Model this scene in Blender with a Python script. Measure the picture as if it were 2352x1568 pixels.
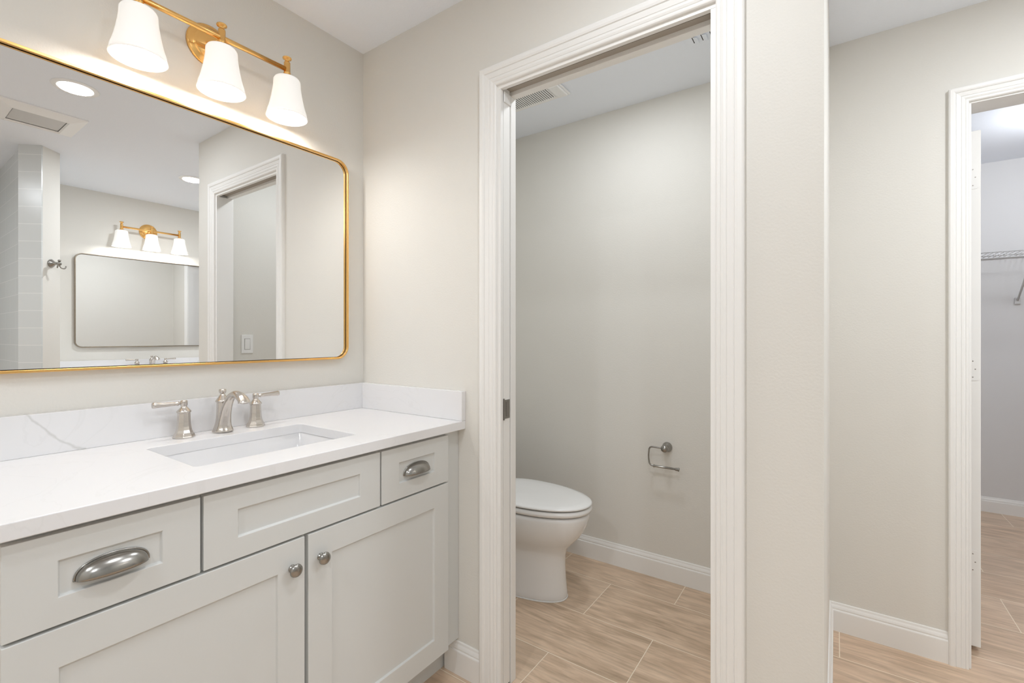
import bpy, bmesh, math, random
from mathutils import Vector, Matrix
PI = math.pi
SC = bpy.context.scene
COL = SC.collection
for o in list(bpy.data.objects):
    bpy.data.objects.remove(o, do_unlink=True)

# ------------------------------------------------------------------ camera
FPX, YAW, CX, CH = 1069.7, 0.60814, 1.675, 1.22
cam_d = bpy.data.cameras.new('camera')
cam = bpy.data.objects.new('camera', cam_d)
COL.objects.link(cam)
cam.location = (CX, 0.0, CH)
cam.rotation_euler = (PI / 2, 0, YAW)
cam_d.sensor_width = 36.0
cam_d.lens = FPX / 2352 * 36.0
cam_d.shift_y = -9.9 / 2352
cam_d.clip_start = 0.02
SC.camera = cam

# ------------------------------------------------------------------ world, exposure
w = bpy.data.worlds.new('world')
SC.world = w
w.use_nodes = True
w.node_tree.nodes['Background'].inputs[0].default_value = (0.9, 0.95, 1.0, 1)
w.node_tree.nodes['Background'].inputs[1].default_value = 0.3
SC.view_settings.view_transform = 'Standard'
SC.view_settings.look = 'None'
SC.view_settings.gamma = 1.0
SC.view_settings.exposure = 0.18
SC.view_settings.use_curve_mapping = False
SC.cycles.use_denoising = True
SC.cycles.max_bounces = 14
SC.cycles.diffuse_bounces = 8
SC.cycles.glossy_bounces = 8
SC.cycles.sample_clamp_indirect = 6.0

# light levels (watts) of the rooms' own lamps and the added fill
P_CAN = 12.0        # each recessed ceiling light of the bathroom
P_VAN = 2.7         # each bulb over the vanities
P_WC = 5.5          # recessed light of the toilet room
P_CLOSET = 12.5     # flush light of the closet
WARM = (1.0, 0.975, 0.94)
NEUT = (0.915, 0.957, 1.0)
COOL = (0.93, 0.96, 1.0)

def lamp(name, kind, power, loc, parent=None, size=0.06, color=NEUT, rot=(0, 0, 0), spot=None):
    d = bpy.data.lights.new(name, kind)
    d.energy = power
    d.color = color
    if kind == 'AREA':
        d.shape = 'DISK'
        d.size = size
    else:
        d.shadow_soft_size = size
    if spot:
        d.spot_size = spot
        d.spot_blend = 0.8
    o = bpy.data.objects.new(name, d)
    COL.objects.link(o)
    o.location = loc
    o.rotation_euler = rot
    if parent:
        o.parent = parent
    return o

# ------------------------------------------------------------------ materials
def mat(name, color, rough=0.5, metal=0.0, emit=None, estr=0.0, spec=0.5, bump=None, coat=0.0):
    m = bpy.data.materials.new(name)
    m.use_nodes = True
    nt = m.node_tree
    b = nt.nodes['Principled BSDF']
    b.inputs['Base Color'].default_value = (*color, 1)
    b.inputs['Roughness'].default_value = rough
    b.inputs['Metallic'].default_value = metal
    b.inputs['Specular IOR Level'].default_value = spec
    b.inputs['Coat Weight'].default_value = coat
    if emit:
        b.inputs['Emission Color'].default_value = (*emit, 1)
        b.inputs['Emission Strength'].default_value = estr
    if bump:
        scale, dist = bump
        tc = nt.nodes.new('ShaderNodeTexCoord')
        n = nt.nodes.new('ShaderNodeTexNoise')
        n.inputs['Scale'].default_value = scale
        n.inputs['Detail'].default_value = 3
        bp = nt.nodes.new('ShaderNodeBump')
        bp.inputs['Distance'].default_value = dist
        bp.inputs['Strength'].default_value = 0.5
        nt.links.new(tc.outputs['Object'], n.inputs['Vector'])
        nt.links.new(n.outputs['Fac'], bp.inputs['Height'])
        nt.links.new(bp.outputs['Normal'], b.inputs['Normal'])
    return m

M = {}
M['wall'] = mat('cream_wall_paint', (0.75, 0.735, 0.695), 0.6, bump=(160, 0.0008), spec=0.3)
M['closet_wall'] = mat('closet_wall_paint', (0.72, 0.72, 0.725), 0.6, bump=(160, 0.0006), spec=0.3)
M['ceiling'] = mat('ceiling_paint', (0.86, 0.90, 0.965), 0.8, bump=(120, 0.0015), spec=0.2)
M['trim'] = mat('white_trim_paint', (0.86, 0.855, 0.84), 0.42)
M['cabinet'] = mat('light_grey_cabinet_paint', (0.66, 0.67, 0.66), 0.38)
M['kick'] = mat('cabinet_recess_paint', (0.55, 0.56, 0.56), 0.5)
M['gold'] = mat('brushed_gold', (0.90, 0.54, 0.19), 0.27, 1.0)
M['nickel'] = mat('brushed_nickel', (0.64, 0.60, 0.555), 0.25, 1.0)
M['dark_nickel'] = mat('satin_dark_nickel', (0.36, 0.35, 0.33), 0.24, 1.0)
M['porcelain'] = mat('white_porcelain', (0.77, 0.77, 0.785), 0.12, spec=0.6, coat=0.4)
M['seat'] = mat('white_seat_plastic', (0.85, 0.85, 0.845), 0.2)
M['bowl'] = mat('white_toilet_ceramic', (0.86, 0.865, 0.87), 0.15, spec=0.55)
M['mirror'] = mat('mirror_glass', (0.90, 0.905, 0.905), 0.0, 1.0)
M['dark'] = mat('dark_gap', (0.05, 0.045, 0.04), 0.8)
M['track'] = mat('raw_track_board', (0.42, 0.38, 0.33), 0.7)
M['plastic'] = mat('white_plastic', (0.88, 0.88, 0.875), 0.35)
M['grille'] = mat('vent_grille_plastic', (0.62, 0.62, 0.615), 0.5)
M['screw'] = mat('dull_screw', (0.3, 0.28, 0.26), 0.4, 0.8)
M['wire'] = mat('coated_wire', (0.62, 0.62, 0.62), 0.4)
M['lens'] = mat('lit_lens', (0.9, 0.9, 0.9), 0.5, emit=(1, 0.97, 0.93), estr=6.0)
M['bulb'] = mat('lit_bulb', (0.9, 0.9, 0.9), 0.5, emit=(1, 0.93, 0.84), estr=8.0)
def opal():
    m = mat('opal_glass', (0.93, 0.925, 0.91), 0.2, emit=(1, 0.98, 0.95), estr=0.26)
    nt = m.node_tree
    b = nt.nodes['Principled BSDF']
    tr = nt.nodes.new('ShaderNodeBsdfTranslucent'); tr.inputs[0].default_value = (1.0, 0.985, 0.96, 1)
    mx = nt.nodes.new('ShaderNodeMixShader'); mx.inputs[0].default_value = 0.026
    nt.links.new(b.outputs[0], mx.inputs[1]); nt.links.new(tr.outputs[0], mx.inputs[2])
    nt.links.new(mx.outputs[0], nt.nodes['Material Output'].inputs['Surface'])
    return m
M['shade'] = opal()
M['dim_gold'] = mat('shaded_gold', (0.36, 0.31, 0.25), 0.35, 1.0)  # gold of the far frame, its shade put into a darker colour

def stone():
    m = bpy.data.materials.new('white_quartz')
    m.use_nodes = True
    nt = m.node_tree
    N, L = nt.nodes, nt.links
    b = N['Principled BSDF']
    b.inputs['Roughness'].default_value = 0.22
    tc = N.new('ShaderNodeTexCoord')
    sep = N.new('ShaderNodeSeparateXYZ')
    L.new(tc.outputs['Object'], sep.inputs[0])
    def math_(op, a, c=None, d=None, clamp=False):
        n = N.new('ShaderNodeMath'); n.operation = op; n.use_clamp = clamp
        for i, v in enumerate((a, c, d)):
            if v is None: continue
            if isinstance(v, (int, float)): n.inputs[i].default_value = v
            else: L.new(v, n.inputs[i])
        return n.outputs[0]
    y, z = sep.outputs[1], sep.outputs[2]
    ns = N.new('ShaderNodeTexNoise'); ns.inputs['Scale'].default_value = 22; ns.inputs['Detail'].default_value = 3
    L.new(tc.outputs['Object'], ns.inputs['Vector'])
    wob = math_('MULTIPLY', math_('SUBTRACT', ns.outputs['Fac'], 0.5), 0.02)
    # one soft grey vein that drops in a curve across the splash (object frame: y along the wall)
    yy = math_('ADD', math_('ADD', y, VEIN_Y), wob)
    t = math_('DIVIDE', yy, 1.0)
    fz = math_('ADD', math_('MULTIPLY', math_('MULTIPLY', t, t), 4.3), VEIN_Z)
    dist = math_('ABSOLUTE', math_('SUBTRACT', math_('ADD', z, wob), fz))
    line = math_('SUBTRACT', 1.0, math_('DIVIDE', dist, 0.0055), clamp=True)
    left = math_('MULTIPLY', math_('LESS_THAN', yy, -0.045), math_('LESS_THAN', sep.outputs[0], 0.024))
    right = math_('GREATER_THAN', yy, -0.20)
    vein = math_('MULTIPLY', math_('MULTIPLY', line, left), right)
    # faint cloudy veining everywhere
    n2 = N.new('ShaderNodeTexNoise'); n2.inputs['Scale'].default_value = 3.0; n2.inputs['Detail'].default_value = 6
    n2.inputs['Distortion'].default_value = 1.6
    L.new(tc.outputs['Object'], n2.inputs['Vector'])
    rdg = math_('ABSOLUTE', math_('SUBTRACT', n2.outputs['Fac'], 0.56))
    faint = math_('MULTIPLY', math_('SUBTRACT', 1.0, math_('DIVIDE', rdg, 0.012), clamp=True), 0.06)
    tot = math_('MAXIMUM', math_('MULTIPLY', vein, 0.42), faint, clamp=True)
    mx = N.new('ShaderNodeMix'); mx.data_type = 'RGBA'
    L.new(tot, mx.inputs[0])
    mx.inputs[6].default_value = (0.80, 0.80, 0.815, 1)
    mx.inputs[7].default_value = (0.42, 0.42, 0.39, 1)
    L.new(mx.outputs[2], b.inputs['Base Color'])
    return m
VEIN_Y, VEIN_Z = 0.257, 0.912
M['stone'] = stone()

def floor_tile():
    m = bpy.data.materials.new('beige_floor_tile')
    m.use_nodes = True
    nt = m.node_tree
    N, L = nt.nodes, nt.links
    b = N['Principled BSDF']
    tc = N.new('ShaderNodeTexCoord')
    mp = N.new('ShaderNodeMapping')
    # rows run along x, 0.3045 deep, joints at 0.76 + k*0.6215, every second row shifted by half
    mp.inputs['Location'].default_value = (-0.76 + 0.617 * 20, -1.256 + 0.3045 * 21, 0)
    L.new(tc.outputs['Object'], mp.inputs['Vector'])
    br = N.new('ShaderNodeTexBrick')
    br.offset = 0.5; br.offset_frequency = 2; br.squash = 1.0
    br.inputs['Scale'].default_value = 1.0
    br.inputs['Color1'].default_value = (0, 0, 0, 1)
    br.inputs['Color2'].default_value = (1, 1, 1, 1)
    br.inputs['Mortar'].default_value = (0.5, 0.5, 0.5, 1)
    br.inputs['Mortar Size'].default_value = 0.0016
    br.inputs['Mortar Smooth'].default_value = 0.1
    br.inputs['Bias'].default_value = 0.0
    br.inputs['Brick Width'].default_value = 0.617
    br.inputs['Row Height'].default_value = 0.3045
    L.new(mp.outputs[0], br.inputs['Vector'])
    # streaks stretched along x, shifted per tile
    off = N.new('ShaderNodeVectorMath'); off.operation = 'MULTIPLY_ADD'
    L.new(br.outputs['Color'], off.inputs[0])
    off.inputs[1].default_value = (7.3, 11.1, 3.7)
    L.new(mp.outputs[0], off.inputs[2])
    st = N.new('ShaderNodeMapping')
    st.inputs['Scale'].default_value = (2.0, 10.0, 1.0)
    L.new(off.outputs[0], st.inputs['Vector'])
    n1 = N.new('ShaderNodeTexNoise'); n1.inputs['Scale'].default_value = 1.6; n1.inputs['Detail'].default_value = 7
    n1.inputs['Roughness'].default_value = 0.62; n1.inputs['Distortion'].default_value = 1.1
    L.new(st.outputs[0], n1.inputs['Vector'])
    cr = N.new('ShaderNodeValToRGB')
    e = cr.color_ramp.elements
    e[0].position = 0.24; e[0].color = (0.45, 0.325, 0.215, 1)
    e[1].position = 0.72; e[1].color = (0.78, 0.605, 0.45, 1)
    k = cr.color_ramp.elements.new(0.44); k.color = (0.58, 0.425, 0.30, 1)
    k = cr.color_ramp.elements.new(0.55); k.color = (0.68, 0.51, 0.37, 1)
    L.new(n1.outputs['Fac'], cr.inputs[0])
    # thin darker and paler hairs
    st2 = N.new('ShaderNodeMapping'); st2.inputs['Scale'].default_value = (7.0, 90.0, 1.0)
    L.new(off.outputs[0], st2.inputs['Vector'])
    n2 = N.new('ShaderNodeTexNoise'); n2.inputs['Scale'].default_value = 1.0; n2.inputs['Detail'].default_value = 5
    L.new(st2.outputs[0], n2.inputs['Vector'])
    cr2 = N.new('ShaderNodeValToRGB')
    cr2.color_ramp.elements[0].position = 0.33; cr2.color_ramp.elements[0].color = (0.80, 0.79, 0.775, 1)
    cr2.color_ramp.elements[1].position = 0.55; cr2.color_ramp.elements[1].color = (1.02, 1.02, 1.02, 1)
    L.new(n2.outputs['Fac'], cr2.inputs[0])
    mu = N.new('ShaderNodeMix'); mu.data_type = 'RGBA'; mu.blend_type = 'MULTIPLY'; mu.inputs[0].default_value = 1.0
    L.new(cr.outputs[0], mu.inputs[6]); L.new(cr2.outputs[0], mu.inputs[7])
    # grey-warm drift between tiles
    hs = N.new('ShaderNodeMix'); hs.data_type = 'RGBA'; hs.blend_type = 'MIX'
    sepc = N.new('ShaderNodeSeparateColor'); L.new(br.outputs['Color'], sepc.inputs[0])
    mm = N.new('ShaderNodeMath'); mm.operation = 'MULTIPLY'; mm.inputs[1].default_value = 0.30
    L.new(sepc.outputs[0], mm.inputs[0]); L.new(mm.outputs[0], hs.inputs[0])
    L.new(mu.outputs[2], hs.inputs[6]); hs.inputs[7].default_value = (0.66, 0.53, 0.415, 1)
    gm = N.new('ShaderNodeMix'); gm.data_type = 'RGBA'
    L.new(br.outputs['Fac'], gm.inputs[0]); L.new(hs.outputs[2], gm.inputs[6])
    gm.inputs[7].default_value = (0.86, 0.76, 0.62, 1)
    L.new(gm.outputs[2], b.inputs['Base Color'])
    b.inputs['Roughness'].default_value = 0.38
    bp = N.new('ShaderNodeBump'); bp.inputs['Distance'].default_value = 0.001; bp.inputs['Strength'].default_value = 0.4
    bp.invert = True
    L.new(br.outputs['Fac'], bp.inputs['Height']); L.new(bp.outputs[0], b.inputs['Normal'])
    return m
M['floor'] = floor_tile()

def wall_tile():
    """grey-white shower tile, courses 0.11 m high"""
    m = bpy.data.materials.new('grey_shower_tile')
    m.use_nodes = True
    nt = m.node_tree
    N, L = nt.nodes, nt.links
    b = N['Principled BSDF']
    tc = N.new('ShaderNodeTexCoord'); sp = N.new('ShaderNodeSeparateXYZ'); cb = N.new('ShaderNodeCombineXYZ')
    L.new(tc.outputs['Object'], sp.inputs[0])
    ad = N.new('ShaderNodeMath'); ad.operation = 'ADD'; L.new(sp.outputs[0], ad.inputs[0]); L.new(sp.outputs[1], ad.inputs[1])
    az = N.new('ShaderNodeMath'); az.operation = 'ADD'; L.new(sp.outputs[2], az.inputs[0]); az.inputs[1].default_value = 0.11 * 20 - 1.609 + 0.11 * 15
    L.new(ad.outputs[0], cb.inputs[0]); L.new(az.outputs[0], cb.inputs[1])
    br = N.new('ShaderNodeTexBrick'); br.offset = 0.5
    br.inputs['Scale'].default_value = 1.0
    br.inputs['Color1'].default_value = (0.64, 0.66, 0.66, 1)
    br.inputs['Color2'].default_value = (0.67, 0.69, 0.69, 1)
    br.inputs['Mortar'].default_value = (0.80, 0.81, 0.80, 1)
    br.inputs['Mortar Size'].default_value = 0.0018
    br.inputs['Brick Width'].default_value = 0.33
    br.inputs['Row Height'].default_value = 0.11
    L.new(cb.outputs[0], br.inputs['Vector'])
    L.new(br.outputs['Color'], b.inputs['Base Color'])
    b.inputs['Roughness'].default_value = 0.25
    return m
M['tile'] = wall_tile()

# ------------------------------------------------------------------ mesh helpers
class MB:
    def __init__(s):
        s.bm = bmesh.new()
    def face(s, pts, smooth=False):
        f = s.bm.faces.new([s.bm.verts.new(p) for p in pts]); f.smooth = smooth
        return f
    def box(s, x0, x1, y0, y1, z0, z1):
        v = [s.bm.verts.new((x, y, z)) for x in (x0, x1) for y in (y0, y1) for z in (z0, z1)]
        for q in ((0, 1, 3, 2), (4, 6, 7, 5), (0, 4, 5, 1), (2, 3, 7, 6), (0, 2, 6, 4), (1, 5, 7, 3)):
            s.bm.faces.new([v[i] for i in q])
        return s
    def prism(s, poly, z0, z1):
        a = [s.bm.verts.new((x, y, z0)) for x, y in poly]
        b = [s.bm.verts.new((x, y, z1)) for x, y in poly]
        n = len(poly)
        s.bm.faces.new(a[::-1]); s.bm.faces.new(b)
        for i in range(n):
            s.bm.faces.new((a[i], a[(i + 1) % n], b[(i + 1) % n], b[i]))
        return s
    def loft(s, rings, closed=True, cap0=True, cap1=True, smooth=True):
        R = [[s.bm.verts.new(p) for p in r] for r in rings]
        n = len(R[0])
        for k in range(len(R) - 1):
            for i in range(n if closed else n - 1):
                j = (i + 1) % n
                f = s.bm.faces.new((R[k][i], R[k][j], R[k + 1][j], R[k + 1][i])); f.smooth = smooth
        if cap0: s.bm.faces.new(R[0][::-1])
        if cap1: s.bm.faces.new(R[-1])
        return s
    def lathe(s, prof, origin=(0, 0, 0), axis=(0, 0, 1), seg=32, smooth=True, cap0=True, cap1=True, phase=0.0):
        """prof: (radius, height along axis)"""
        ax = Vector(axis).normalized()
        a = ax.orthogonal().normalized(); c = ax.cross(a); o = Vector(origin)
        rings = []
        for r, h in prof:
            r = max(r, 1e-5)
            rings.append([o + ax * h + (a * math.cos(2 * PI * i / seg + phase) + c * math.sin(2 * PI * i / seg + phase)) * r for i in range(seg)])
        return s.loft(rings, True, cap0, cap1, smooth)
    def tube(s, pts, rad, seg=12, smooth=True, flat=None):
        """sweep a circle (or ellipse: rad entries may be (ra, rb)) along pts"""
        P = [Vector(p) for p in pts]
        n = len(P)
        if not isinstance(rad, (list, tuple)): rad = [rad] * n
        ref = None; rings = []
        for i in range(n):
            t = (P[min(i + 1, n - 1)] - P[max(i - 1, 0)]).normalized()
            if ref is None:
                ref = t.orthogonal().normalized() if flat is None else Vector(flat)
            ref = (ref - t * ref.dot(t)).normalized()
            q = t.cross(ref)
            ra, rb = rad[i] if isinstance(rad[i], (list, tuple)) else (rad[i], rad[i])
            rings.append([P[i] + ref * (ra * math.cos(2 * PI * k / seg)) + q * (rb * math.sin(2 * PI * k / seg)) for k in range(seg)])
        return s.loft(rings, True, True, True, smooth)
    def build(s, name, m, parent=None, bevel=0.0, seg=2, loc=None, solid=0.0, subd=0):
        bmesh.ops.recalc_face_normals(s.bm, faces=s.bm.faces)
        me = bpy.data.meshes.new(name)
        s.bm.to_mesh(me); s.bm.free()
        me.materials.append(m)
        o = bpy.data.objects.new(name, me)
        COL.objects.link(o)
        if parent: o.parent = parent
        if loc: o.location = loc
        if solid:
            md = o.modifiers.new('solid', 'SOLIDIFY'); md.thickness = solid; md.offset = 0
        if subd:
            md = o.modifiers.new('sub', 'SUBSURF'); md.levels = subd; md.render_levels = subd
        if bevel:
            md = o.modifiers.new('bevel', 'BEVEL'); md.width = bevel; md.segments = seg
            md.limit_method = 'ANGLE'; md.angle_limit = math.radians(35)
            md.harden_normals = False
        return o

def empty(name, loc, rz=0.0):
    o = bpy.data.objects.new(name, None)
    o.empty_display_size = 0.05
    COL.objects.link(o)
    o.location = loc
    o.rotation_euler = (0, 0, rz)
    return o
def tag(o, label, cat, group=None):
    o['label'] = label; o['category'] = cat
    if group: o['group'] = group
    return o
def struct(o, label=None):
    o['kind'] = 'structure'
    if label: o['label'] = label
    return o
def copy_tree(o, parent=None):
    c = o.copy(); COL.objects.link(c)
    if parent: c.parent = parent
    for ch in list(o.children):
        copy_tree(ch, c)
    return c
def smooth_path(pts, n=6):
    """Catmull-Rom through pts"""
    P = [Vector(p) for p in pts]
    P = [P[0] * 2 - P[1]] + P + [P[-1] * 2 - P[-2]]
    out = []
    for i in range(1, len(P) - 2):
        for k in range(n):
            t = k / n
            a, b, c, d = P[i - 1], P[i], P[i + 1], P[i + 2]
            out.append(0.5 * ((2 * b) + (c - a) * t + (2 * a - 5 * b + 4 * c - d) * t * t + (3 * b - a - 3 * c + d) * t ** 3))
    out.append(P[-2])
    return out

# ------------------------------------------------------------------ the shell
H = 2.44
YB, YB2 = 1.282, 1.374          # wall with the pocket door: face, back face
YF, YF2 = 2.37, 2.485           # far wall: face, back face
XR = 3.43                       # wall of the second vanity
XP0, XP = 1.53, 1.652           # partition between toilet room and passage
YN = -1.55                      # wall behind the camera
OX0, OX1, OZ = 0.735, 1.408, 2.068   # pocket door opening
CX0, CX1, CZ = 2.083, 2.845, 2.079   # closet opening
def wallbox(name, b, m='wall', label=None):
    return struct(MB().box(*b).build(name, M[m]), label)
struct(MB().box(-0.1, 4.4, YN - 0.1, 4.7, -0.08, 0.0).build('floor', M['floor']), 'beige wood-look tile floor in running bond')
struct(MB().box(-0.1, 4.4, YN - 0.1, 4.7, H, H + 0.08).build('ceiling', M['ceiling']), 'plain white painted ceiling')
wallbox('wall_left', (-0.1, 0, YN - 0.1, YF2, 0, H), label='cream wall behind the vanity and toilet')
wb = MB()
wb.box(0, OX0 - 0.018, YB, YB2, 0, H)
wb.box(OX1 + 0.018, XP, YB, YB2, 0, H)
wb.box(OX0 - 0.018, OX1 + 0.018, YB, YB2, OZ + 0.06, H)
wb.box(XP0, XP, YB2, YF, 0, H)
struct(wb.build('wall_back', M['wall']), 'cream wall with the toilet room doorway')
wf = MB()
wf.box(0, CX0 - 0.018, YF, YF2, 0, H)
wf.box(CX1 + 0.018, XR, YF, YF2, 0, H)
wf.box(CX0 - 0.018, CX1 + 0.018, YF, YF2, CZ + 0.018, H)
struct(wf.build('wall_far', M['wall']), 'far cream wall with the closet doorway')
wallbox('wall_right', (XR, XR + 0.1, YN - 0.1, YF2, 0, H), label='cream wall behind the second vanity')
wallbox('wall_front', (0, XR, YN - 0.1, YN, 0, H))
wallbox('wall_closet_left', (1.85, 1.95, YF2, 4.68, 0, H), 'closet_wall')
wallbox('wall_closet_back', (1.95, 4.3, 4.58, 4.68, 0, H), 'closet_wall', 'pale grey back wall of the closet')
wallbox('wall_closet_right', (4.3, 4.4, YF2, 4.68, 0, H), 'closet_wall')
wallbox('wall_closet_front', (XR + 0.1, 4.3, YF, YF2, 0, H), 'closet_wall')
# shower: stub wall with a 45 degree end, tiled on the shower side
struct(MB().prism([(XR, 0.825), (2.595, 0.825), (2.5066, 0.7275), (2.6076, 0.6405), (2.634, 0.665), (XR, 0.665)], 0, H).build('wall_shower', M['wall']),
       'narrow stub wall between shower and second vanity')
st = MB()
st.prism([(2.500, 0.720), (2.601, 0.633), (2.621, 0.652), (XR - 0.012, 0.652), (XR - 0.012, 0.6645), (2.6336, 0.6645), (2.6074, 0.6403), (2.5064, 0.7273)], 0, H)
st.box(XR - 0.012, XR, YN, 0.65, 0, H)
struct(st.build('wall_shower_tile', M['tile']), 'pale grey stacked shower tile')

# casing profile: (distance out from the opening, thickness)
CASING = [(0, 0), (0, .0070), (.0025, .0095), (.0060, .0105), (.0105, .0105), (.0120, .0088), (.0135, .0105), (.0190, .0125), (.0250, .0125), (.0265, .0108), (.0280, .0128),
          (.0420, .0150), (.0440, .0135), (.0460, .0170), (.0520, .0188), (.0620, .0188), (.0665, .0165), (.0680, .0120), (.0680, 0)]
def casing(name, x0, x1, zt, yw, sgn, label, ws=1.0):
    """x0,x1,zt: inner edges; yw wall face; sgn -1 sticks out to -y"""
    b = MB()
    CAS = [(w_ * ws, d) for w_, d in CASING]
    rings = [[(x0 - w_, yw + sgn * d, 0) for w_, d in CAS], [(x0 - w_, yw + sgn * d, zt + w_) for w_, d in CAS],
             [(x1 + w_, yw + sgn * d, zt + w_) for w_, d in CAS], [(x1 + w_, yw + sgn * d, 0) for w_, d in CAS]]
    b.loft(rings, closed=True, smooth=False)
    return struct(b.build(name, M['trim']), label)
casing('trim_1', 0.721, 1.422, 2.080, YB, -1, 'white moulded casing of the toilet room doorway')
casing('trim_2', 0.721, 1.422, 2.080, YB2, 1, 'white casing on the toilet room side')
casing('trim_3', CX0 - 0.007, CX1 + 0.007, CZ + 0.006, YF, -1, 'white moulded casing of the closet doorway', 0.84)
# split jambs of the pocket door with the slot and track between them
j = MB()
j.box(OX0 - 0.018, OX0, YB, 1.297, 0, OZ); j.box(OX0 - 0.018, OX0, 1.344, YB2, 0, OZ)
j.box(OX0 - 0.018, OX1 + 0.018, YB, 1.297, OZ, OZ + 0.06); j.box(OX0 - 0.018, OX1 + 0.018, 1.344, YB2, OZ, OZ + 0.06)
j.box(OX1, OX1 + 0.018, YB, YB2, 0, OZ)
struct(j.build('trim_4', M['trim'], bevel=0.0012), 'white split jamb of the pocket door')
struct(MB().box(OX0 - 0.018, OX1 + 0.018, 1.3200, 1.344, OZ + 0.014, OZ + 0.06).build('trim_5', M['track']), 'bare track board in the slot above the doorway')
struct(MB().box(OX0 - 0.018, OX1 + 0.018, 1.297, 1.3200, OZ + 0.030, OZ + 0.06).build('slot_shade', M['dark']), 'shade of the slot beside the track board, as a dark-coloured strip')  # solid strip coloured dark to stand for the shade inside the slot
j = MB()
j.box(CX0 - 0.018, CX0, YF, YF2, 0, CZ); j.box(CX1, CX1 + 0.018, YF, YF2, 0, CZ); j.box(CX0 - 0.018, CX1 + 0.018, YF, YF2, CZ, CZ + 0.018)
struct(j.build('trim_6', M['trim'], bevel=0.001), 'white jamb of the closet doorway')
# closet-side casing
casing('trim_7', CX0 - 0.008, CX1 + 0.008, CZ + 0.006, YF2, 1, 'white casing on the closet side', 0.84)

BASE = [(0, 0), (.0135, 0), (.0135, .082), (.0125, .0855), (.0095, .087), (.0095, .091), (.0105, .0935), (.0085, .1), (.0055, .106), (.0045, .1125), (.003, .115), (0, .115)]
def baseboard(name, p0, p1, nrm, label, m0=0, m1=0, hs=1.0):
    """runs from p0 to p1 on the floor; nrm points into the room; m0/m1 lengthen each end by the thickness (mitre)"""
    p0, p1, n = Vector((*p0, 0)), Vector((*p1, 0)), Vector((*nrm, 0))
    t = (p1 - p0).normalized()
    b = MB()
    b.loft([[p0 - t * (d * m0) + n * d + Vector((0, 0, z * hs)) for d, z in BASE], [p1 + t * (d * m1) + n * d + Vector((0, 0, z * hs)) for d, z in BASE]], smooth=False)
    return struct(b.build(name, M['trim']), label)
baseboard('baseboard_back', (0.488, YB), (0.653, YB), (0, -1), 'white baseboard beside the vanity')
baseboard('baseboard_back_right', (1.490, YB), (XP, YB), (0, -1), 'white baseboard on the end of the partition', 0, 1)
baseboard('baseboard_passage', (XP, YB), (XP, YF), (1, 0), 'white baseboard along the partition', 1, -1)
baseboard('baseboard_far', (XP, YF), (2.019, YF), (0, -1), 'white baseboard left of the closet doorway', -1, 0)
baseboard('baseboard_far_right', (2.93, YF), (XR, YF), (0, -1), 'white baseboard right of the closet doorway')
baseboard('baseboard_toilet_far', (0, YF), (XP0, YF), (0, -1), 'white baseboard behind the toilet', -1, -1)
baseboard('baseboard_toilet_right', (XP0, YB2), (XP0, YF), (-1, 0), 'white baseboard on the partition in the toilet room', 0, -1)
baseboard('baseboard_toilet_left', (0, YB2), (0, YF), (1, 0), 'white baseboard behind the tank', 0, -1)
baseboard('baseboard_closet', (1.95, 4.58), (4.3, 4.58), (0, -1), 'white baseboard at the back of the closet', -1, -1, 0.9)
baseboard('baseboard_left', (0, YN), (0, 0.12), (1, 0), 'white baseboard left of the vanity')
baseboard('baseboard_front', (0, YN), (XR, YN), (0, 1), 'white baseboard behind')

# pocket door, slid into the wall, its edge flush with the jamb
d = struct(MB().box(-0.04 + 0.0, OX0 - 0.001, 1.3005, 1.338, 0.012, OZ + 0.03).build('door_1', M['trim'], bevel=0.001), 'white pocket door slid into the wall')
for v in d.data.vertices:      # the leaf starts inside the wall cavity
    if v.co.x < 0.3: v.co.x = 0.02
# ------------------------------------------------------------------ wall cavity: the pocket wall is hollow, leaf between two skins
wbk = bpy.data.objects['wall_back']
bm = bmesh.new(); bm.from_mesh(wbk.data)
bmesh.ops.delete(bm, geom=[v for v in bm.verts if v.co.x < OX0 - 0.01 and v.co.y < YB2 + 0.001 and max(e.other_vert(v).co.x for e in v.link_edges) < OX0 - 0.01], context='VERTS')
for y0, y1 in ((YB, 1.297), (1.344, YB2)):
    v = [bm.verts.new((x, y, z)) for x in (0, OX0 - 0.018) for y in (y0, y1) for z in (0, H)]
    for q in ((0, 1, 3, 2), (4, 6, 7, 5), (0, 4, 5, 1), (2, 3, 7, 6), (0, 2, 6, 4), (1, 5, 7, 3)):
        bm.faces.new([v[i] for i in q])
v = [bm.verts.new((x, y, z)) for x in (0, OX0 - 0.018) for y in (1.297, 1.344) for z in (OZ + 0.06, H)]
for q in ((0, 1, 3, 2), (4, 6, 7, 5), (0, 4, 5, 1), (2, 3, 7, 6), (0, 2, 6, 4), (1, 5, 7, 3)):
    bm.faces.new([v[i] for i in q])
bmesh.ops.recalc_face_normals(bm, faces=bm.faces)
bm.to_mesh(wbk.data); bm.free()
MB().box(OX0 - 0.006, OX0 + 0.004, 1.3005, 1.338, 2.030, 2.066).build('guide_bracket', M['plastic'], parent=d, bevel=0.002)
# latch in the door edge
la = MB().box(OX0 - 0.002, OX0 + 0.0005, 1.3015, 1.3365, 0.938, 1.003).build('latch_plate', M['dark_nickel'], parent=d, bevel=0.0006)
la['label'] = 'dark metal edge latch of the pocket door'
MB().box(OX0 + 0.0002, OX0 + 0.0016, 1.3150, 1.3290, 0.945, 0.996).build('finger_pull', M['screw'], parent=la, bevel=0.0005)
MB().box(OX0 - 0.002, OX0 + 0.0035, 1.2985, 1.3022, 0.934, 1.008).build('latch_lip', M['screw'], parent=la)
struct(MB().box(OX0 - 0.03, OX0 - 0.003, 1.302, 1.336, 0.0, 0.010).build('trim_8', M['dark'], bevel=0.001), 'dark floor guide under the pocket door')

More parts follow.
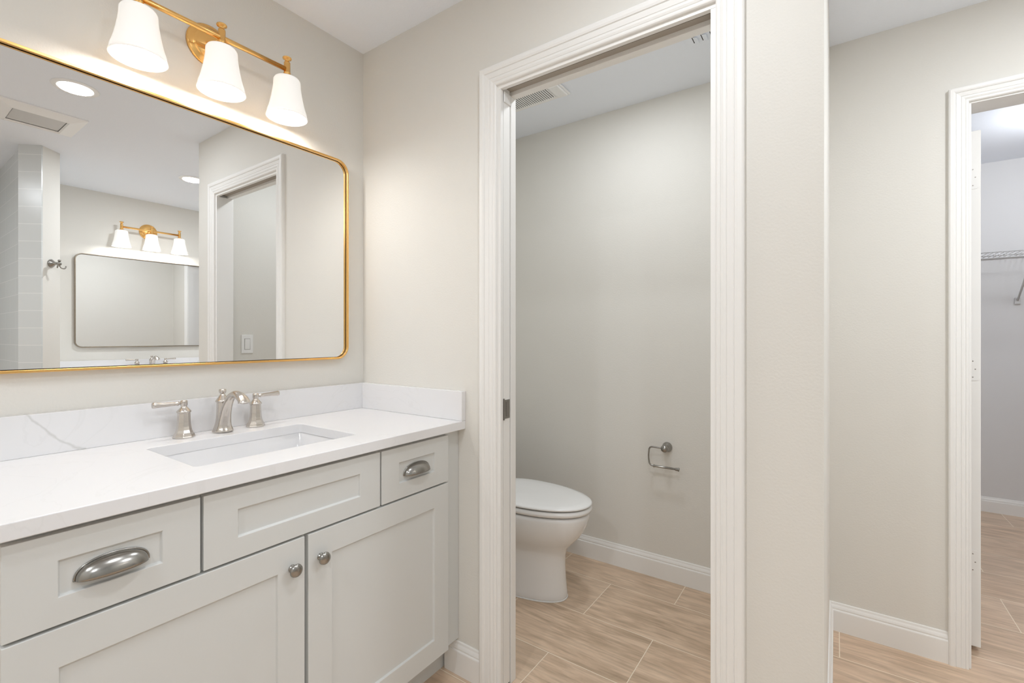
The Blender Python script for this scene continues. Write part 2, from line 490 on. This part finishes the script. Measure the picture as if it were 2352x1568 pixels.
# closet door swung open into the closet, seen on its hinge edge
dx0, dx1, dy0 = 2.092, 2.133, 2.5065
d2 = struct(MB().box(dx0, dx1, dy0, dy0 + 0.74, 0.022, 2.020).build('door_2', M['trim'], bevel=0.0015), 'white closet door swung open, hinge edge showing')
for zc in (1.839, 1.096, 0.349):
    hb = MB()
    pts = []
    r = 0.012; x0, x1, z0, z1 = dx0 + 0.001, dx1 - 0.004, zc - 0.0445, zc + 0.0445
    pts = [(x0, z0), (x1 - r, z0)] + [(x1 - r + r * math.sin(a), z0 + r - r * math.cos(a)) for a in (PI / 8, PI / 4, 3 * PI / 8, PI / 2)] + \
          [(x1, z1 - r)] + [(x1 - r + r * math.cos(a), z1 - r + r * math.sin(a)) for a in (PI / 8, PI / 4, 3 * PI / 8, PI / 2)] + [(x0, z1)]
    hb.loft([[(x, dy0, z) for x, z in pts], [(x, dy0 - 0.0016, z) for x, z in pts]], smooth=False)
    hg = hb.build('hinge', M['trim'], parent=d2)
    for dz, sx in ((-0.031, 0.018), (0, 0.025), (0.031, 0.018)):
        MB().lathe([(0.0023, 0), (0.0020, 0.0008)], (dx0 + sx, dy0 - 0.0014, zc + dz), (0, -1, 0), 12).build('screw', M['screw'], parent=hg)

# ------------------------------------------------------------------ vanity builder (local frame: x out of the wall, y along it)
def rounded_rect(x0, x1, y0, y1, r, n=6):
    pts = []
    for cx, cy, a0 in ((x1 - r, y1 - r, 0), (x0 + r, y1 - r, PI / 2), (x0 + r, y0 + r, PI), (x1 - r, y0 + r, 3 * PI / 2)):
        pts += [(cx + r * math.cos(a0 + PI / 2 * k / n), cy + r * math.sin(a0 + PI / 2 * k / n)) for k in range(n + 1)]
    return pts

XD, DT = 0.564, 0.019
def shaker(name, y0, y1, z0, z1, stile, rail, parent, rec=0.0065):
    """five-piece front: flat frame, bevelled step down to a flat panel"""
    b = MB()
    x = XD; xb = XD - DT; s = 0.0022
    py0, py1, pz0, pz1 = y0 + stile, y1 - stile, z0 + rail, z1 - rail
    def ring(xx, a, c, e, f): return [b.bm.verts.new(p) for p in ((xx, a, e), (xx, c, e), (xx, c, f), (xx, a, f))]
    R = [ring(xb, y0, y1, z0, z1), ring(x, y0, y1, z0, z1), ring(x, py0, py1, pz0, pz1), ring(x - rec, py0 + s, py1 - s, pz0 + s, pz1 - s)]
    for k in range(3):
        for i in range(4):
            b.bm.faces.new((R[k][i], R[k][(i + 1) % 4], R[k + 1][(i + 1) % 4], R[k + 1][i]))
    b.bm.faces.new(R[0][::-1]); b.bm.faces.new(R[3])
    return b.build(name, M['cabinet'], parent, bevel=0.0012)

def cup_pull(parent, yc, zb, xs):
    """bin pull: quarter shell open below, with a thin flange against the drawer"""
    b = MB(); A, B, Cc = 0.0535, 0.027, 0.031
    rings = []
    def se(v, p): return math.copysign(abs(v) ** p, v)
    for i in range(25):
        ph = PI * i / 24
        sp = max(abs(math.sin(ph)) ** 0.80, 1e-3)
        rings.append([(xs + B * sp * math.cos(th) , yc + A * se(math.cos(ph), 0.95), zb + Cc * sp * math.sin(th)) for th in [PI / 2 * k / 10 for k in range(11)]])
    b.loft(rings, closed=False, cap0=False, cap1=False)
    o = b.build('pull', M['dark_nickel'], parent, solid=0.0018)
    f = MB()
    pts = [(xs + 0.0016, yc + (A + 0.0015) * se(math.cos(PI * i / 28), 0.95), zb + (Cc + 0.0015) * abs(math.sin(PI * i / 28)) ** 0.80) for i in range(29)]
    f.tube(pts, 0.0020, 8)
    f.build('flange', M['dark_nickel'], o)
    return o
def knob(parent, y, z):
    o = MB().lathe([(0.0095, -0.0005), (0.0095, 0.002), (0.0065, 0.004), (0.0058, 0.010), (0.008, 0.0135), (0.0145, 0.0165), (0.0162, 0.0195), (0.0150, 0.0230), (0.0110, 0.0255), (0.0055, 0.0268), (0.0, 0.0272)],
                   (XD, y, z), (1, 0, 0), 32).build('knob', M['dark_nickel'], parent)
    return o

def cabinet(loc, rz, fill_neg, fill_pos, label):
    t = empty('vanity_cabinet', loc, rz)
    tag(t, label, 'cabinet')
    b = MB()
    ya, yb_ = -0.533 - fill_neg, 0.533 + fill_pos
    b.box(0.525, 0.545, ya, yb_, 0.126, 0.8895)
    b.box(0.002, 0.014, ya + 0.02, yb_ - 0.02, 0.145, 0.8890)
    b.box(0.002, 0.5248, ya + 0.0004, ya + 0.018, 0.1262, 0.8890)
    b.box(0.002, 0.5248, yb_ - 0.018, yb_ - 0.0004, 0.1262, 0.8890)
    b.box(0.002, 0.5248, ya + 0.0182, yb_ - 0.0182, 0.1262, 0.144)
    b.build('carcass', M['cabinet'], t)
    MB().box(0.002, 0.478, -0.533 - fill_neg, 0.533 + fill_pos, 0.0, 0.126).build('toe_kick', M['cabinet'], t)
    for s in (-1, 1):
        y0, y1 = (0.240, 0.531) if s > 0 else (-0.531, -0.242)
        dr = shaker('drawer', y0, y1, 0.719, 0.879, 0.068, 0.048, t)
        cup_pull(dr, (y0 + y1) / 2, 0.784, XD - 0.0066)
    shaker('false_drawer_front', -0.236, 0.234, 0.719, 0.879, 0.070, 0.048, t)
    for s in (-1, 1):
        y0, y1 = (0.005, 0.531) if s > 0 else (-0.531, -0.005)
        dd = shaker('door', y0, y1, 0.129, 0.713, 0.069, 0.069, t)
        knob(dd, s * 0.039, 0.645)
    return t

def countertop(loc, rz, yneg, ypos, side, sink_y, label):
    """side: +1/-1 puts the side splash at that end, 0 none"""
    t = empty('countertop', loc, rz)
    tag(t, label, 'countertop')
    z0, z1 = 0.89, 0.92
    inner = rounded_rect(0.149, 0.461, sink_y - 0.2205, sink_y + 0.2205, 0.012)
    outer = [(0.579, ypos), (0.001, ypos), (0.001, yneg), (0.579, yneg)]
    b = MB(); n = 7
    for z, flip in ((z1, False), (z0, True)):
        for c in range(4):
            O = outer[c]
            for i in range(n - 1):
                p, q = inner[c * n + i], inner[c * n + i + 1]
                b.face([(*O, z), (*p, z), (*q, z)])
            p, q = inner[c * n + n - 1], inner[((c + 1) % 4) * n]
            b.face([(*O, z), (*p, z), (*q, z), (*outer[(c + 1) % 4], z)])
    for L_ in (inner, outer):
        m_ = len(L_)
        for i in range(m_):
            p, q = L_[i], L_[(i + 1) % m_]
            b.face([(*p, z0), (*q, z0), (*q, z1), (*p, z1)])
    bmesh.ops.remove_doubles(b.bm, verts=b.bm.verts, dist=1e-6)
    b.build('slab', M['stone'], t, bevel=0.0018)
    MB().box(0.001, 0.020, yneg, ypos, 0.9202, 1.026).build('backsplash', M['stone'], t, bevel=0.0012)
    if side:
        a, c = (ypos - 0.020, ypos) if side > 0 else (yneg, yneg + 0.020)
        MB().box(0.0203, 0.579, a, c, 0.9202, 1.026).build('side_splash', M['stone'], t, bevel=0.0012)
    return t

def sink(loc, rz, sink_y, label):
    t = empty('undermount_sink', loc, rz)
    tag(t, label, 'sink')
    b = MB()
    X0, X1, Y0, Y1 = 0.147, 0.463, sink_y - 0.2225, sink_y + 0.2225
    levels = [(0.0, 0.8879, 0.016), (0.006, 0.80, 0.02), (0.010, 0.775, 0.025), (0.022, 0.758, 0.03), (0.045, 0.752, 0.035)]
    rings = []
    rings.append([(x, y, 0.885) for x, y in rounded_rect(X0 - 0.02, X1 + 0.02, Y0 - 0.02, Y1 + 0.02, 0.03)])
    rings.append([(x, y, 0.8879) for x, y in rounded_rect(X0 - 0.02, X1 + 0.02, Y0 - 0.02, Y1 + 0.02, 0.03)])
    for ins, z, r in levels:
        rings.append([(x, y, z) for x, y in rounded_rect(X0 + ins, X1 - ins, Y0 + ins, Y1 - ins, r)])
    b.loft(rings, cap0=False, cap1=True)
    b.build('basin', M['porcelain'], t, solid=0.004)
    MB().lathe([(0.0, 0.756), (0.020, 0.7555), (0.022, 0.757), (0.030, 0.757), (0.032, 0.7545)], (0.30, sink_y, 0), seg=32, cap0=False, cap1=False).build('drain', M['nickel'], t)
    return t

def faucet(loc, rz, label):
    """widespread faucet: local origin on the counter at the spout"""
    t = empty('faucet', loc, rz)
    tag(t, label, 'faucet')
    m = M['nickel']
    bell = [(0.0285, 0), (0.0290, 0.0035), (0.0275, 0.0060), (0.0268, 0.0095), (0.0232, 0.0150), (0.0203, 0.0230), (0.0184, 0.0330), (0.0173, 0.0450), (0.0167, 0.0580), (0.0165, 0.0735)]
    s = empty('spout', (0, 0, 0)); s.parent = t
    MB().lathe([(r, h * 1.28 if h > 0.010 else h) for r, h in bell], seg=8, smooth=False, phase=PI / 8).build('body', m, s, bevel=0.0008)
    MB().lathe([(0.0165, 0.094), (0.0195, 0.0955), (0.0200, 0.099), (0.0178, 0.102), (0.0125, 0.110), (0.0085, 0.116), (0.0068, 0.119), (0.0066, 0.121), (0.0085, 0.1225),
                (0.0102, 0.126), (0.0104, 0.132), (0.0098, 0.1345), (0.0, 0.1352)], seg=32).build('finial', m, s)
    path = smooth_path([(0.009, 0, 0.0045), (0.0105, 0, 0.020), (0.017, 0, 0.050), (0.030, 0, 0.082), (0.052, 0, 0.110), (0.078, 0, 0.1235), (0.103, 0, 0.1235), (0.124, 0, 0.1165), (0.141, 0, 0.1070), (0.151, 0, 0.1025)], 6)
    n = len(path)
    rad = []
    def lerp_tab(tab, f):
        for (f0, a0), (f1, a1) in zip(tab, tab[1:]):
            if f <= f1: return a0 + (a1 - a0) * (f - f0) / (f1 - f0)
        return tab[-1][1]
    for i in range(n):
        f = i / (n - 1)
        wd = lerp_tab([(0, 0.0270), (0.06, 0.0255), (0.13, 0.0205), (0.25, 0.0165), (0.42, 0.0130), (0.62, 0.0130), (0.80, 0.0165), (0.92, 0.0160), (1.0, 0.0105)], f)
        dp = lerp_tab([(0, 0.0230), (0.06, 0.0205), (0.13, 0.0165), (0.25, 0.0135), (0.45, 0.0108), (0.66, 0.0105), (0.80, 0.0108), (0.92, 0.0070), (1.0, 0.0022)], f)
        rad.append((wd, dp))
    MB().tube(path, rad, 20, flat=(0, 1, 0)).build('arch', m, s)
    MB().lathe([(0.0095, 0), (0.0095, 0.0085), (0.008, 0.009)], (0.122, 0, 0.108), (0.05, 0, -1), 20).build('aerator', m, s)
    for sg in (-1, 1):
        h = empty('handle', (-0.005, sg * 0.105, 0)); h.parent = t
        MB().lathe(bell, seg=8, smooth=False, phase=PI / 8).build('base', m, h, bevel=0.0008)
        MB().lathe([(0.0165, 0.0735), (0.0185, 0.0755), (0.0188, 0.0785), (0.0150, 0.083), (0.0100, 0.089), (0.0078, 0.093), (0.0080, 0.0945), (0.0092, 0.096), (0.0094, 0.108), (0.0085, 0.1105), (0.0, 0.111)], seg=32).build('cap', m, h)
        MB().lathe([(0.0035, 0.006), (0.0040, 0.012), (0.0062, 0.015), (0.0064, 0.018), (0.0052, 0.020), (0.0055, 0.023), (0.0070, 0.055), (0.0080, 0.070), (0.0088, 0.075), (0.0080, 0.0785), (0.0, 0.0790)],
                   (0, 0, 0.1025), (0, sg, 0.02), 24).build('lever', m, h)
    return t

def wall_mirror(loc, rz, wdt, hgt, label, r=0.052, metal='gold'):
    """local origin at the centre on the wall"""
    t = empty('wall_mirror', loc, rz)
    tag(t, label, 'mirror')
    def loop(ins, x): return [(x, y, z) for y, z in rounded_rect(-wdt / 2 + ins, wdt / 2 - ins, -hgt / 2 + ins, hgt / 2 - ins, r - ins, 10)]
    b = MB()
    sec = [(0.0, 0.001), (0.0, 0.027), (0.0008, 0.028), (0.0062, 0.028), (0.007, 0.027), (0.007, 0.001)]
    rr = [loop(i, x) for i, x in sec]
    V = [[b.bm.verts.new(p) for p in q] for q in rr]
    n = len(V[0])
    for k in range(len(V)):
        for i in range(n):
            f = b.bm.faces.new((V[k][i], V[k][(i + 1) % n], V[(k + 1) % len(V)][(i + 1) % n], V[(k + 1) % len(V)][i]))
    fr = b.build('frame', M[metal], t)
    g = MB()
    a, c = [g.bm.verts.new(p) for p in loop(0.0088, 0.003)], [g.bm.verts.new(p) for p in loop(0.0088, 0.015)]
    g.bm.faces.new(a[::-1]); g.bm.faces.new(c)
    for i in range(n): g.bm.faces.new((a[i], a[(i + 1) % n], c[(i + 1) % n], c[i]))
    g.build('glass', M['mirror'], t)
    k = MB()
    a, c = [k.bm.verts.new(p) for p in loop(0.0065, 0.0015)], [k.bm.verts.new(p) for p in loop(0.0065, 0.0035)]
    k.bm.faces.new(a[::-1]); k.bm.faces.new(c)
    for i in range(n): k.bm.faces.new((a[i], a[(i + 1) % n], c[(i + 1) % n], c[i]))
    k.build('backing', M['dark'], t)
    return t

def vanity_light(loc, rz, label):
    """three-lamp bar; local origin at the backplate centre on the wall"""
    t = empty('vanity_light', loc, rz)
    tag(t, label, 'wall light')
    MB().lathe([(0.0675, 0.0005), (0.0675, 0.006), (0.063, 0.010), (0.052, 0.0125), (0.050, 0.016), (0.047, 0.0185), (0.0, 0.0200)], (0, 0, 0), (1, 0, 0), 48).build('backplate', M['gold'], t)
    MB().lathe([(0.0110, 0.018), (0.0110, 0.022), (0.0072, 0.024), (0.0072, 0.094)], (0, -0.0, -0.0025), (1, 0, 0.0), 20).build('arm', M['gold'], t)
    zb = -0.0025
    MB().tube([(0.088, -0.210, zb), (0.088, 0.210, zb)], 0.0079, 20).build('bar', M['gold'], t)
    for k in (-1, 0, 1):
        y = 0.2125 * k
        MB().lathe([(0.0, 0.019), (0.0115, 0.019), (0.0145, 0.0170), (0.0150, 0.0145), (0.0140, 0.0125), (0.0085, 0.0095), (0.0068, 0.005), (0.0082, 0.0015), (0.0102, 0.0005), (0.0105, -0.001), (0.0105, -0.034),
                    (0.0115, -0.035), (0.0118, -0.0375), (0.0105, -0.039), (0.0102, -0.046), (0.017, -0.048), (0.024, -0.053), (0.020, -0.054), (0.0, -0.054)], (0.088, y, 0.0215), (0, 0, 1), 28).build('holder', M['gold'], t)
        sh = MB()
        prof = [(0.0200, -0.0545), (0.0310, -0.0555), (0.0385, -0.0590), (0.0415, -0.0650), (0.0418, -0.074), (0.0422, -0.084), (0.0445, -0.102), (0.0485, -0.126), (0.0535, -0.150), (0.0575, -0.165), (0.0605, -0.174), (0.0620, -0.184), (0.0645, -0.1935)]
        sh.lathe([(r * 1.016, z) for r, z in prof], (0.088, y, 0.0205), (0, 0, 1), 48, cap0=False, cap1=False)
        so = sh.build('shade', M['shade'], t, solid=0.003)
        bu = MB().lathe([(0.0, -0.150), (0.012, -0.147), (0.021, -0.136), (0.0235, -0.122), (0.019, -0.105), (0.012, -0.088), (0.011, -0.058)], (0.088, y, 0.0205), (0, 0, 1), 24, cap0=False).build('bulb', M['bulb'], so)
        lamp('bulb_light', 'POINT', P_VAN, (0.088, y, -0.150), t, 0.03, WARM)
    return t

# our vanity: its centre is at y = 0.677
VY = 0.677
cabinet((0, VY, 0), 0, 0.0, YB - 0.001 - VY - 0.533, 'light grey shaker vanity cabinet with cup pulls and knobs, nearest the camera')
countertop((0, VY, 0), 0, 0.124 - VY, YB - 0.0005 - VY, 1, 0.686 - VY, 'white quartz countertop with splash on the near grey vanity')
sink((0, VY, 0), 0, 0.686 - VY, 'white rectangular undermount sink in the near countertop')
faucet((0.075, 0.689, 0.9201), 0, 'brushed nickel two-handle faucet standing on the near countertop')
wall_mirror((0, (0.164 + 1.190) / 2, (1.1315 + 1.939) / 2), 0, 1.190 - 0.164, 1.939 - 1.1315, 'large gold-framed rounded mirror above the near vanity')
vanity_light((0, 0.681, 2.164), 0, 'gold three-shade wall light above the large near mirror, lit')

# second vanity on the opposite wall, seen in the mirror
VY2 = 1.575
cabinet((XR, VY2, 0), PI, 0.10, 0.10, 'grey vanity cabinet on the opposite wall, under the reflected faucet')
countertop((XR, VY2, 0), PI, VY2 - YF + 0.002, VY2 - 0.828, 0, 0.0, 'white countertop on the opposite wall, seen only in the mirror')
sink((XR, VY2, 0), PI, 0.0, 'white undermount sink in the opposite countertop')
faucet((XR - 0.075, 1.570, 0.9201), PI, 'small reflected nickel faucet on the opposite countertop, seen in the mirror')
wall_mirror((XR, 1.575, 1.520), PI, 1.012, 0.772, 'smaller rounded mirror on the opposite wall, seen inside the large mirror', 0.05, 'dim_gold')
vanity_light((XR, 1.566, 2.162), PI, 'small reflected gold three-shade light on the opposite wall')

# ------------------------------------------------------------------ ceiling fittings
def can(x, y, label, power=P_CAN, group='recessed ceiling lights'):
    t = empty('recessed_light', (x, y, H))
    tag(t, label, 'ceiling light', group)
    MB().lathe([(0.066, -0.0035), (0.070, -0.0060), (0.086, -0.0045), (0.090, -0.0005)], seg=48, cap0=False, cap1=False).build('trim_ring', M['plastic'], t, solid=0.001)
    MB().lathe([(0.0, -0.0030), (0.066, -0.0030), (0.066, -0.0005)], seg=48, cap0=False, cap1=False).build('lens', M['lens'], t)
    lamp('can_light', 'AREA', power, (0, 0, -0.008), t, 0.125, NEUT)
    return t
can(1.41, 0.65, 'lit round recessed light in front of the near vanity, larger one in the mirror', 6.0)
can(2.44, 1.545, 'lit round recessed light by the opposite vanity, half hidden in the mirror')
can(1.05, -0.85, 'added unseen fill light in the ceiling behind the camera, vanity side', 10.0)  # unseen lamp, added as fill to brighten the room
can(2.45, -0.75, 'added unseen fill light in the ceiling behind the camera, shower side', 11.0)  # second added fill lamp, out of view
can(0.90, 1.76, 'recessed light in the toilet room ceiling behind the door head', P_WC)

# square exhaust fan cover in the bathroom ceiling
t = empty('exhaust_fan', (1.995, 0.615, H))
tag(t, 'square white exhaust fan cover on the ceiling, seen top left in the mirror', 'exhaust fan')
f = MB()
o_, i_, h_ = 0.178, 0.112, 0.024
f.loft([[(sx * o_, sy * o_, z) for sx, sy in ((-1, -1), (1, -1), (1, 1), (-1, 1))] for z in (-0.0005, -0.006)] +
       [[(sx * i_, sy * i_, -h_) for sx, sy in ((-1, -1), (1, -1), (1, 1), (-1, 1))], [(sx * (i_ - 0.006), sy * (i_ - 0.006), -h_ + 0.008) for sx, sy in ((-1, -1), (1, -1), (1, 1), (-1, 1))]], cap1=False, smooth=False)
f.build('cover', M['plastic'], t)
g = MB().box(-i_ + 0.008, i_ - 0.008, -i_ + 0.008, i_ - 0.008, -0.014, -0.010)
g.build('grille', M['grille'], t)
# fan with slots in the toilet room ceiling
t = empty('ceiling_vent', (0.40, 2.0, H))
tag(t, 'slotted white ceiling vent with smooth end cap, top left in the toilet room', 'vent')
MB().box(-0.16, 0.19, -0.075, 0.07, -0.012, -0.0005).build('housing', M['plastic'], t, bevel=0.006, seg=3)
MB().box(-0.14, 0.118, -0.045, 0.042, -0.0128, -0.0118).build('slot_backing', M['dark'], t)
for k in range(22):
    x = -0.138 + k * 0.01195
    MB().box(x, x + 0.0068, -0.045, 0.042, -0.0150, -0.0126).build('slat', M['plastic'], t)
MB().box(0.132, 0.184, -0.06, 0.055, -0.0225, -0.0118).build('end_cap', M['plastic'], t, bevel=0.006, seg=3)
t = empty('air_register', (1.33, 1.99, H))
tag(t, 'white air register with dark louvre openings, top right in the toilet room', 'register')
MB().box(-0.17, 0.16, -0.055, 0.055, -0.006, -0.0005).build('plate', M['ceiling'], t, bevel=0.002)
for k in range(8):
    x = -0.137 + k * 0.034
    MB().box(x, x + 0.010, -0.022, 0.020, -0.0066, -0.0058).build('opening', M['dark'], t)
    lv = MB()
    lv.loft([[(x + 0.002, y, -0.0062), (x + 0.020, y, -0.0120), (x + 0.021, y, -0.0110), (x + 0.003, y, -0.0060)] for y in (-0.022, 0.020)], smooth=False)
    lv.build('louvre', M['ceiling'], t)
# closet flush light
t = empty('closet_light', (2.80, 3.62, H))
tag(t, 'flush round ceiling light inside the closet, at the right edge', 'ceiling light')
MB().lathe([(0.15, -0.0005), (0.15, -0.02), (0.14, -0.022)], seg=40, cap0=False).build('pan', M['plastic'], t)
MB().lathe([(0.0, -0.075), (0.05, -0.071), (0.10, -0.056), (0.135, -0.032), (0.140, -0.022)], seg=40, cap0=False).build('dome', M['lens'], t)
lamp('closet_bulb', 'POINT', P_CLOSET, (0, 0, -0.17), t, 0.08, COOL)

# ------------------------------------------------------------------ toilet
def toilet():
    t = empty('toilet', (0, 1.925, 0))
    tag(t, 'white elongated toilet with closed lid in the small toilet room', 'toilet')
    def egg(xb, xf, hw, z, n=48, pw=0.0):
        """plan outline: blunt back at xb, rounded front at xf"""
        L_ = xf - xb; xm = xb + L_ * 0.42
        out = []
        for k in range(n):
            a = 2 * PI * k / n
            ca, sa = math.cos(a), math.sin(a)
            if ca >= 0:
                x = xm + (xf - xm) * ca; y = hw * math.copysign(abs(sa) ** 0.94, sa)
            else:
                x = xm + (xm - xb) * math.copysign(abs(ca) ** 0.75, ca); y = hw * math.copysign(abs(sa) ** 0.8, sa)
            out.append((x, y, z))
        return out
    b = MB()
    prof = [(0.14, 0.640, 0.120, 0.002), (0.14, 0.642, 0.122, 0.012), (0.14, 0.640, 0.119, 0.03), (0.14, 0.634, 0.114, 0.09), (0.14, 0.631, 0.112, 0.15), (0.14, 0.633, 0.114, 0.20),
            (0.14, 0.644, 0.121, 0.235), (0.14, 0.674, 0.139, 0.265), (0.14, 0.702, 0.157, 0.295), (0.14, 0.726, 0.170, 0.330), (0.14, 0.742, 0.179, 0.365), (0.14, 0.750, 0.1825, 0.395), (0.14, 0.750, 0.1825, 0.409), (0.145, 0.742, 0.176, 0.413)]
    b.loft([egg(*p) for p in prof])
    b.build('bowl', M['bowl'], t)
    b = MB()
    b.loft([egg(0.20, 0.748, 0.176, 0.4185), egg(0.195, 0.758, 0.1845, 0.4225), egg(0.195, 0.762, 0.1875, 0.432), egg(0.195, 0.759, 0.1850, 0.4415), egg(0.20, 0.750, 0.178, 0.4440)])
    b.build('seat', M['seat'], t)
    b = MB()
    b.loft([egg(0.20, 0.748, 0.176, 0.4490), egg(0.195, 0.760, 0.1860, 0.4520), egg(0.195, 0.762, 0.1870, 0.457), egg(0.198, 0.755, 0.1825, 0.4615), egg(0.21, 0.72, 0.163, 0.4655), egg(0.25, 0.62, 0.115, 0.4685), egg(0.32, 0.50, 0.05, 0.4695)])
    b.build('lid', M['seat'], t)
    for y in (-0.075, 0.075):
        MB().box(0.200, 0.235, y - 0.02, y + 0.02, 0.412, 0.452).build('hinge', M['seat'], t, bevel=0.006)
    MB().box(0.012, 0.205, -0.20, 0.20, 0.413, 0.745).build('tank', M['bowl'], t, bevel=0.02, seg=4)
    MB().box(0.006, 0.215, -0.21, 0.21, 0.745, 0.782).build('tank_lid', M['bowl'], t, bevel=0.010, seg=3)
    for y in (-0.06, 0.06):
        MB().box(0.66, 0.69, y - 0.012, y + 0.012, 0.412, 0.418).build('seat_bumper', M['plastic'], t, bevel=0.002)
    cb = MB(); cb.loft([egg(0.138, 0.6445, 0.1245, 0.0003), egg(0.138, 0.6430, 0.123, 0.0045)])
    cb.build('caulk_line', M['plastic'], t)
    return t
toilet()

# toilet paper holder on the far wall
t = empty('paper_holder', (0.978, YF, 0.668))
tag(t, 'dark nickel pivoting paper holder, empty, on the wall right of the toilet', 'paper holder')
MB().lathe([(0.0245, 0.0005), (0.0250, 0.004), (0.0235, 0.009), (0.019, 0.016), (0.0145, 0.022), (0.0135, 0.026), (0.0165, 0.034), (0.0185, 0.042), (0.0180, 0.052), (0.0135, 0.060), (0.0, 0.063)], (0, 0, 0), (0, -1, 0), 32).build('post', M['dark_nickel'], t)
pa = smooth_path([(-0.005, -0.045, 0.000), (-0.045, -0.047, 0.0015), (-0.066, -0.048, 0.001), (-0.0755, -0.048, -0.007), (-0.078, -0.048, -0.020), (-0.0800, -0.048, -0.045), (-0.078, -0.048, -0.070), (-0.0735, -0.048, -0.084), (-0.062, -0.048, -0.0915), (-0.045, -0.048, -0.0925)], 5)
MB().tube(pa, 0.0040, 12).build('arm', M['dark_nickel'], t)
MB().lathe([(0.0045, 0.0), (0.0075, 0.002), (0.0078, 0.004), (0.0055, 0.006), (0.0055, 0.108), (0.0072, 0.110), (0.0078, 0.112), (0.0070, 0.115), (0.0090, 0.122), (0.0095, 0.126), (0.0, 0.128)], (-0.056, -0.048, -0.0925), (1, 0, 0), 20).build('roller_bar', M['dark_nickel'], t)

# light switch in the toilet room, seen in the mirror
t = empty('light_switch', (XP0, 1.515, 1.175))
tag(t, 'white rocker light switch on the toilet room wall, seen in the mirror', 'light switch')
MB().box(-0.006, -0.0005, -0.037, 0.037, -0.060, 0.060).build('plate', M['plastic'], t, bevel=0.002)
MB().box(-0.0064, -0.0058, -0.0185, 0.0185, -0.036, 0.036).build('rocker_gap', M['screw'], t)
rk = MB(); rk.loft([[(-0.0055, y, -0.034), (-0.0070, y, -0.034), (-0.0095, y, 0.034), (-0.0055, y, 0.034)] for y in (-0.0165, 0.0165)], smooth=False)
rk.build('rocker', M['plastic'], t, bevel=0.0006)

# robe hook on the 45 degree face of the stub wall (seen in the mirror)
ax_ = Vector((0.0 - 0.105, 0.095, 0)).normalized()
hk = Vector((2.5475, 0.7725, 1.700))
t = empty('robe_hook', hk, math.atan2(ax_.y, ax_.x))
tag(t, 'small nickel robe hook on the narrow angled wall, seen in the mirror', 'hook')
MB().lathe([(0.026, 0.0005), (0.0265, 0.005), (0.023, 0.010), (0.015, 0.018), (0.010, 0.028), (0.009, 0.040), (0.013, 0.046), (0.013, 0.054), (0.007, 0.060), (0.0, 0.061)], (0, 0, 0), (1, 0, 0), 28).build('post', M['dark_nickel'], t)
for sg in (-1, 1):
    MB().tube(smooth_path([(0.045, 0, -0.004), (0.048, sg * 0.012, -0.024), (0.054, sg * 0.022, -0.030), (0.061, sg * 0.030, -0.027), (0.065, sg * 0.033, -0.012)], 5), 0.0038, 10).build('prong', M['dark_nickel'], t)
MB().lathe([(0.006, 0), (0.009, 0.006), (0.007, 0.012), (0.0, 0.014)], (0.05, 0, 0.012), (0, 0, 1), 20).build('finial', M['dark_nickel'], t)

# wire shelf in the closet
t = empty('wire_shelf', (2.30, 4.58, 1.77))
tag(t, 'white wire shelf on the closet wall, with slanted brace', 'shelf')
X1 = 1.9
fb = MB()
for y, z in ((-0.325, 0.0), (-0.325, -0.038), (-0.008, -0.004), (-0.17, -0.004)):
    fb.tube([(0, y, z), (X1, y, z)], 0.0032, 8)
fb.build('rail', M['wire'], t)
dk = MB()
k = 0
x = 0.01
while x < X1:
    dk.tube([(x, -0.008, 0), (x, -0.325, 0.0), (x, -0.325, -0.038)], 0.0018, 6)
    x += 0.0254
dk.build('deck_wires', M['wire'], t)
bk = MB().tube([(0.39, -0.006, -0.300), (0.39, -0.315, -0.030)], 0.0060, 10).build('brace', M['wire'], t)
MB().box(0.375, 0.405, -0.010, -0.0005, -0.325, -0.280).build('brace_foot', M['wire'], bk, bevel=0.002)
